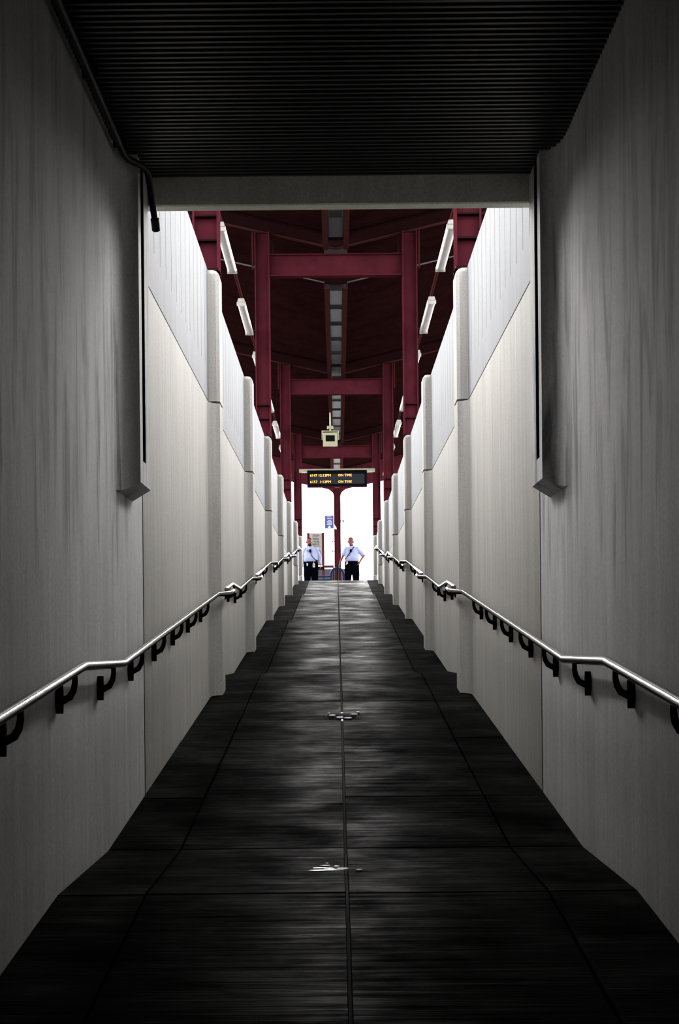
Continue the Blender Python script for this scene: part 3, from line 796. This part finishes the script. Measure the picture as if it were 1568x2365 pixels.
    m = MB(); m.cbox(P(0.0, -0.165 * gg - 0.02, 1.03), (0.006, 0.004, 0.006)); 
    return t, P
# guard on the left: both arms at his sides, long sleeves
armsL = {-1: ((-0.285, 0.03, 1.14), (-0.27, -0.03, 0.90), (0.05, -0.1, -1), (1, 0, 0), (0, -1, 0)),
         1: ((0.30, 0.02, 1.13), (0.31, -0.08, 0.89), (0.1, -0.2, -1), (-1, 0, 0), (0, -1, 0))}
gl, PL = guard(-0.90, 57.0, 'person in pale blue long-sleeved shirt and black trousers standing by grey notice', -0.05, armsL, 'long', 0.25, True, 1.08, 0.01)
armsR = {-1: ((-0.30, 0.0, 1.17), (-0.40, -0.06, 0.93), (-0.25, -0.1, -1), (1, 0, 0), (0, -1, 0)),
         1: ((0.40, 0.06, 1.18), (0.27, -0.09, 0.98), (-0.45, -0.1, -0.9), (-0.6, 0.4, 0), (0, -1, 0))}
gr, PR = guard(0.47, 57.0, 'person in pale blue short-sleeved shirt, hand on hip, leaning by the red post', -0.03, armsR, 'short', 0.05, False, 1.06, 0.02)

rm = thing('radio_microphone', PL(-0.01, -0.17, 1.36), 'black radio microphone with cord on the chest of the left person', 'radio')
MB().cbox(PL(-0.015, -0.165, 1.345), (0.075, 0.05, 0.11), 0.01).build('case', 'black_steel', rm)
MB().tube([PL(-0.005, -0.175, 1.30), PL(0.02, -0.205, 1.20), PL(0.06, -0.222, 1.14), PL(0.14, -0.20, 1.06), PL(0.19, -0.15, 1.01)], 0.010, 8).build('cord', 'black_steel', rm, smooth=50)
MB().cbox(PL(0.20, -0.13, 0.99), (0.06, 0.05, 0.10), 0.008).build('radio', 'black_steel', rm)
tag(MB().cbox(PL(-0.10, -0.155, 1.345), (0.075, 0.02, 0.025), 0.003).build('name_badge', 'ink_dark', None, at=PL(-0.10, -0.155, 1.345)), 'dark name bar on the shirt of the left person', 'badge')
it = thing('identity_tag', PL(0.10, -0.17, 0.88), 'pink and white tag hanging from the belt of the left person', 'tag')
MB().cbox(PL(0.10, -0.172, 0.86), (0.075, 0.012, 0.13), 0.006).build('card', 'sign_white', it)
MB().cbox(PL(0.10, -0.182, 0.86), (0.04, 0.006, 0.075)).build('photo', 'tag_red', it)
MB().tube([PL(0.10, -0.172, 0.92), PL(0.10, -0.17, 0.99)], 0.006, 6).build('cord', 'sign_white', it)
ky = thing('key_bunch', PL(-0.13, -0.15, 0.9), 'silver key bunch clipped to the belt of the left person', 'keys')
MB().tube([PL(-0.12, -0.15, 0.99), PL(-0.12, -0.158, 0.92)], 0.005, 6).build('clip', 'galvanised', ky)
for q in (-0.016, 0.0, 0.014):
    MB().cbox(PL(-0.12 + q, -0.16, 0.885 + abs(q)), (0.013, 0.006, 0.085)).build('key', 'sign_white', ky)
st = thing('shoulder_strap', PR(0, -0.18, 1.3), 'black shoulder strap with microphone crossing the chest of the right person', 'strap')
def ribbon(m, pts, w, th=0.008):
    rings = []
    for p in pts: rings.append([(p[0] - w, p[1], p[2] - w * 0.5), (p[0] + w, p[1], p[2] + w * 0.5), (p[0] + w, p[1] + th, p[2] + w * 0.5), (p[0] - w, p[1] + th, p[2] - w * 0.5)])
    m.loft(rings)
m = MB(); ribbon(m, [PR(0.085, -0.02, 1.505), PR(0.07, -0.09, 1.47), PR(0.01, -0.145, 1.38), PR(-0.08, -0.185, 1.25), PR(-0.16, -0.18, 1.13), PR(-0.25, -0.14, 1.03), PR(-0.33, -0.09, 0.96)], 0.025)
m.build('band', 'black_steel', st)
MB().cbox(PR(-0.035, -0.185, 1.34), (0.075, 0.05, 0.10), 0.01).build('microphone', 'black_steel', st)
it = thing('identity_card', PR(-0.17, -0.17, 0.9), 'small white and red cards hanging at the belt of the right person', 'tag')
MB().cbox(PR(-0.16, -0.165, 0.94), (0.04, 0.01, 0.09), 0.003).build('card', 'sign_white', it)
MB().cbox(PR(-0.185, -0.16, 0.90), (0.03, 0.008, 0.07), 0.003).build('card', 'tag_red', it)
tag(MB().cbox(PR(-0.075, -0.19, 1.19), (0.04, 0.012, 0.05), 0.004).build('shirt_badge', 'tag_red', None, at=PR(-0.075, -0.19, 1.19)), 'small red badge on the shirt front of the right person', 'badge')
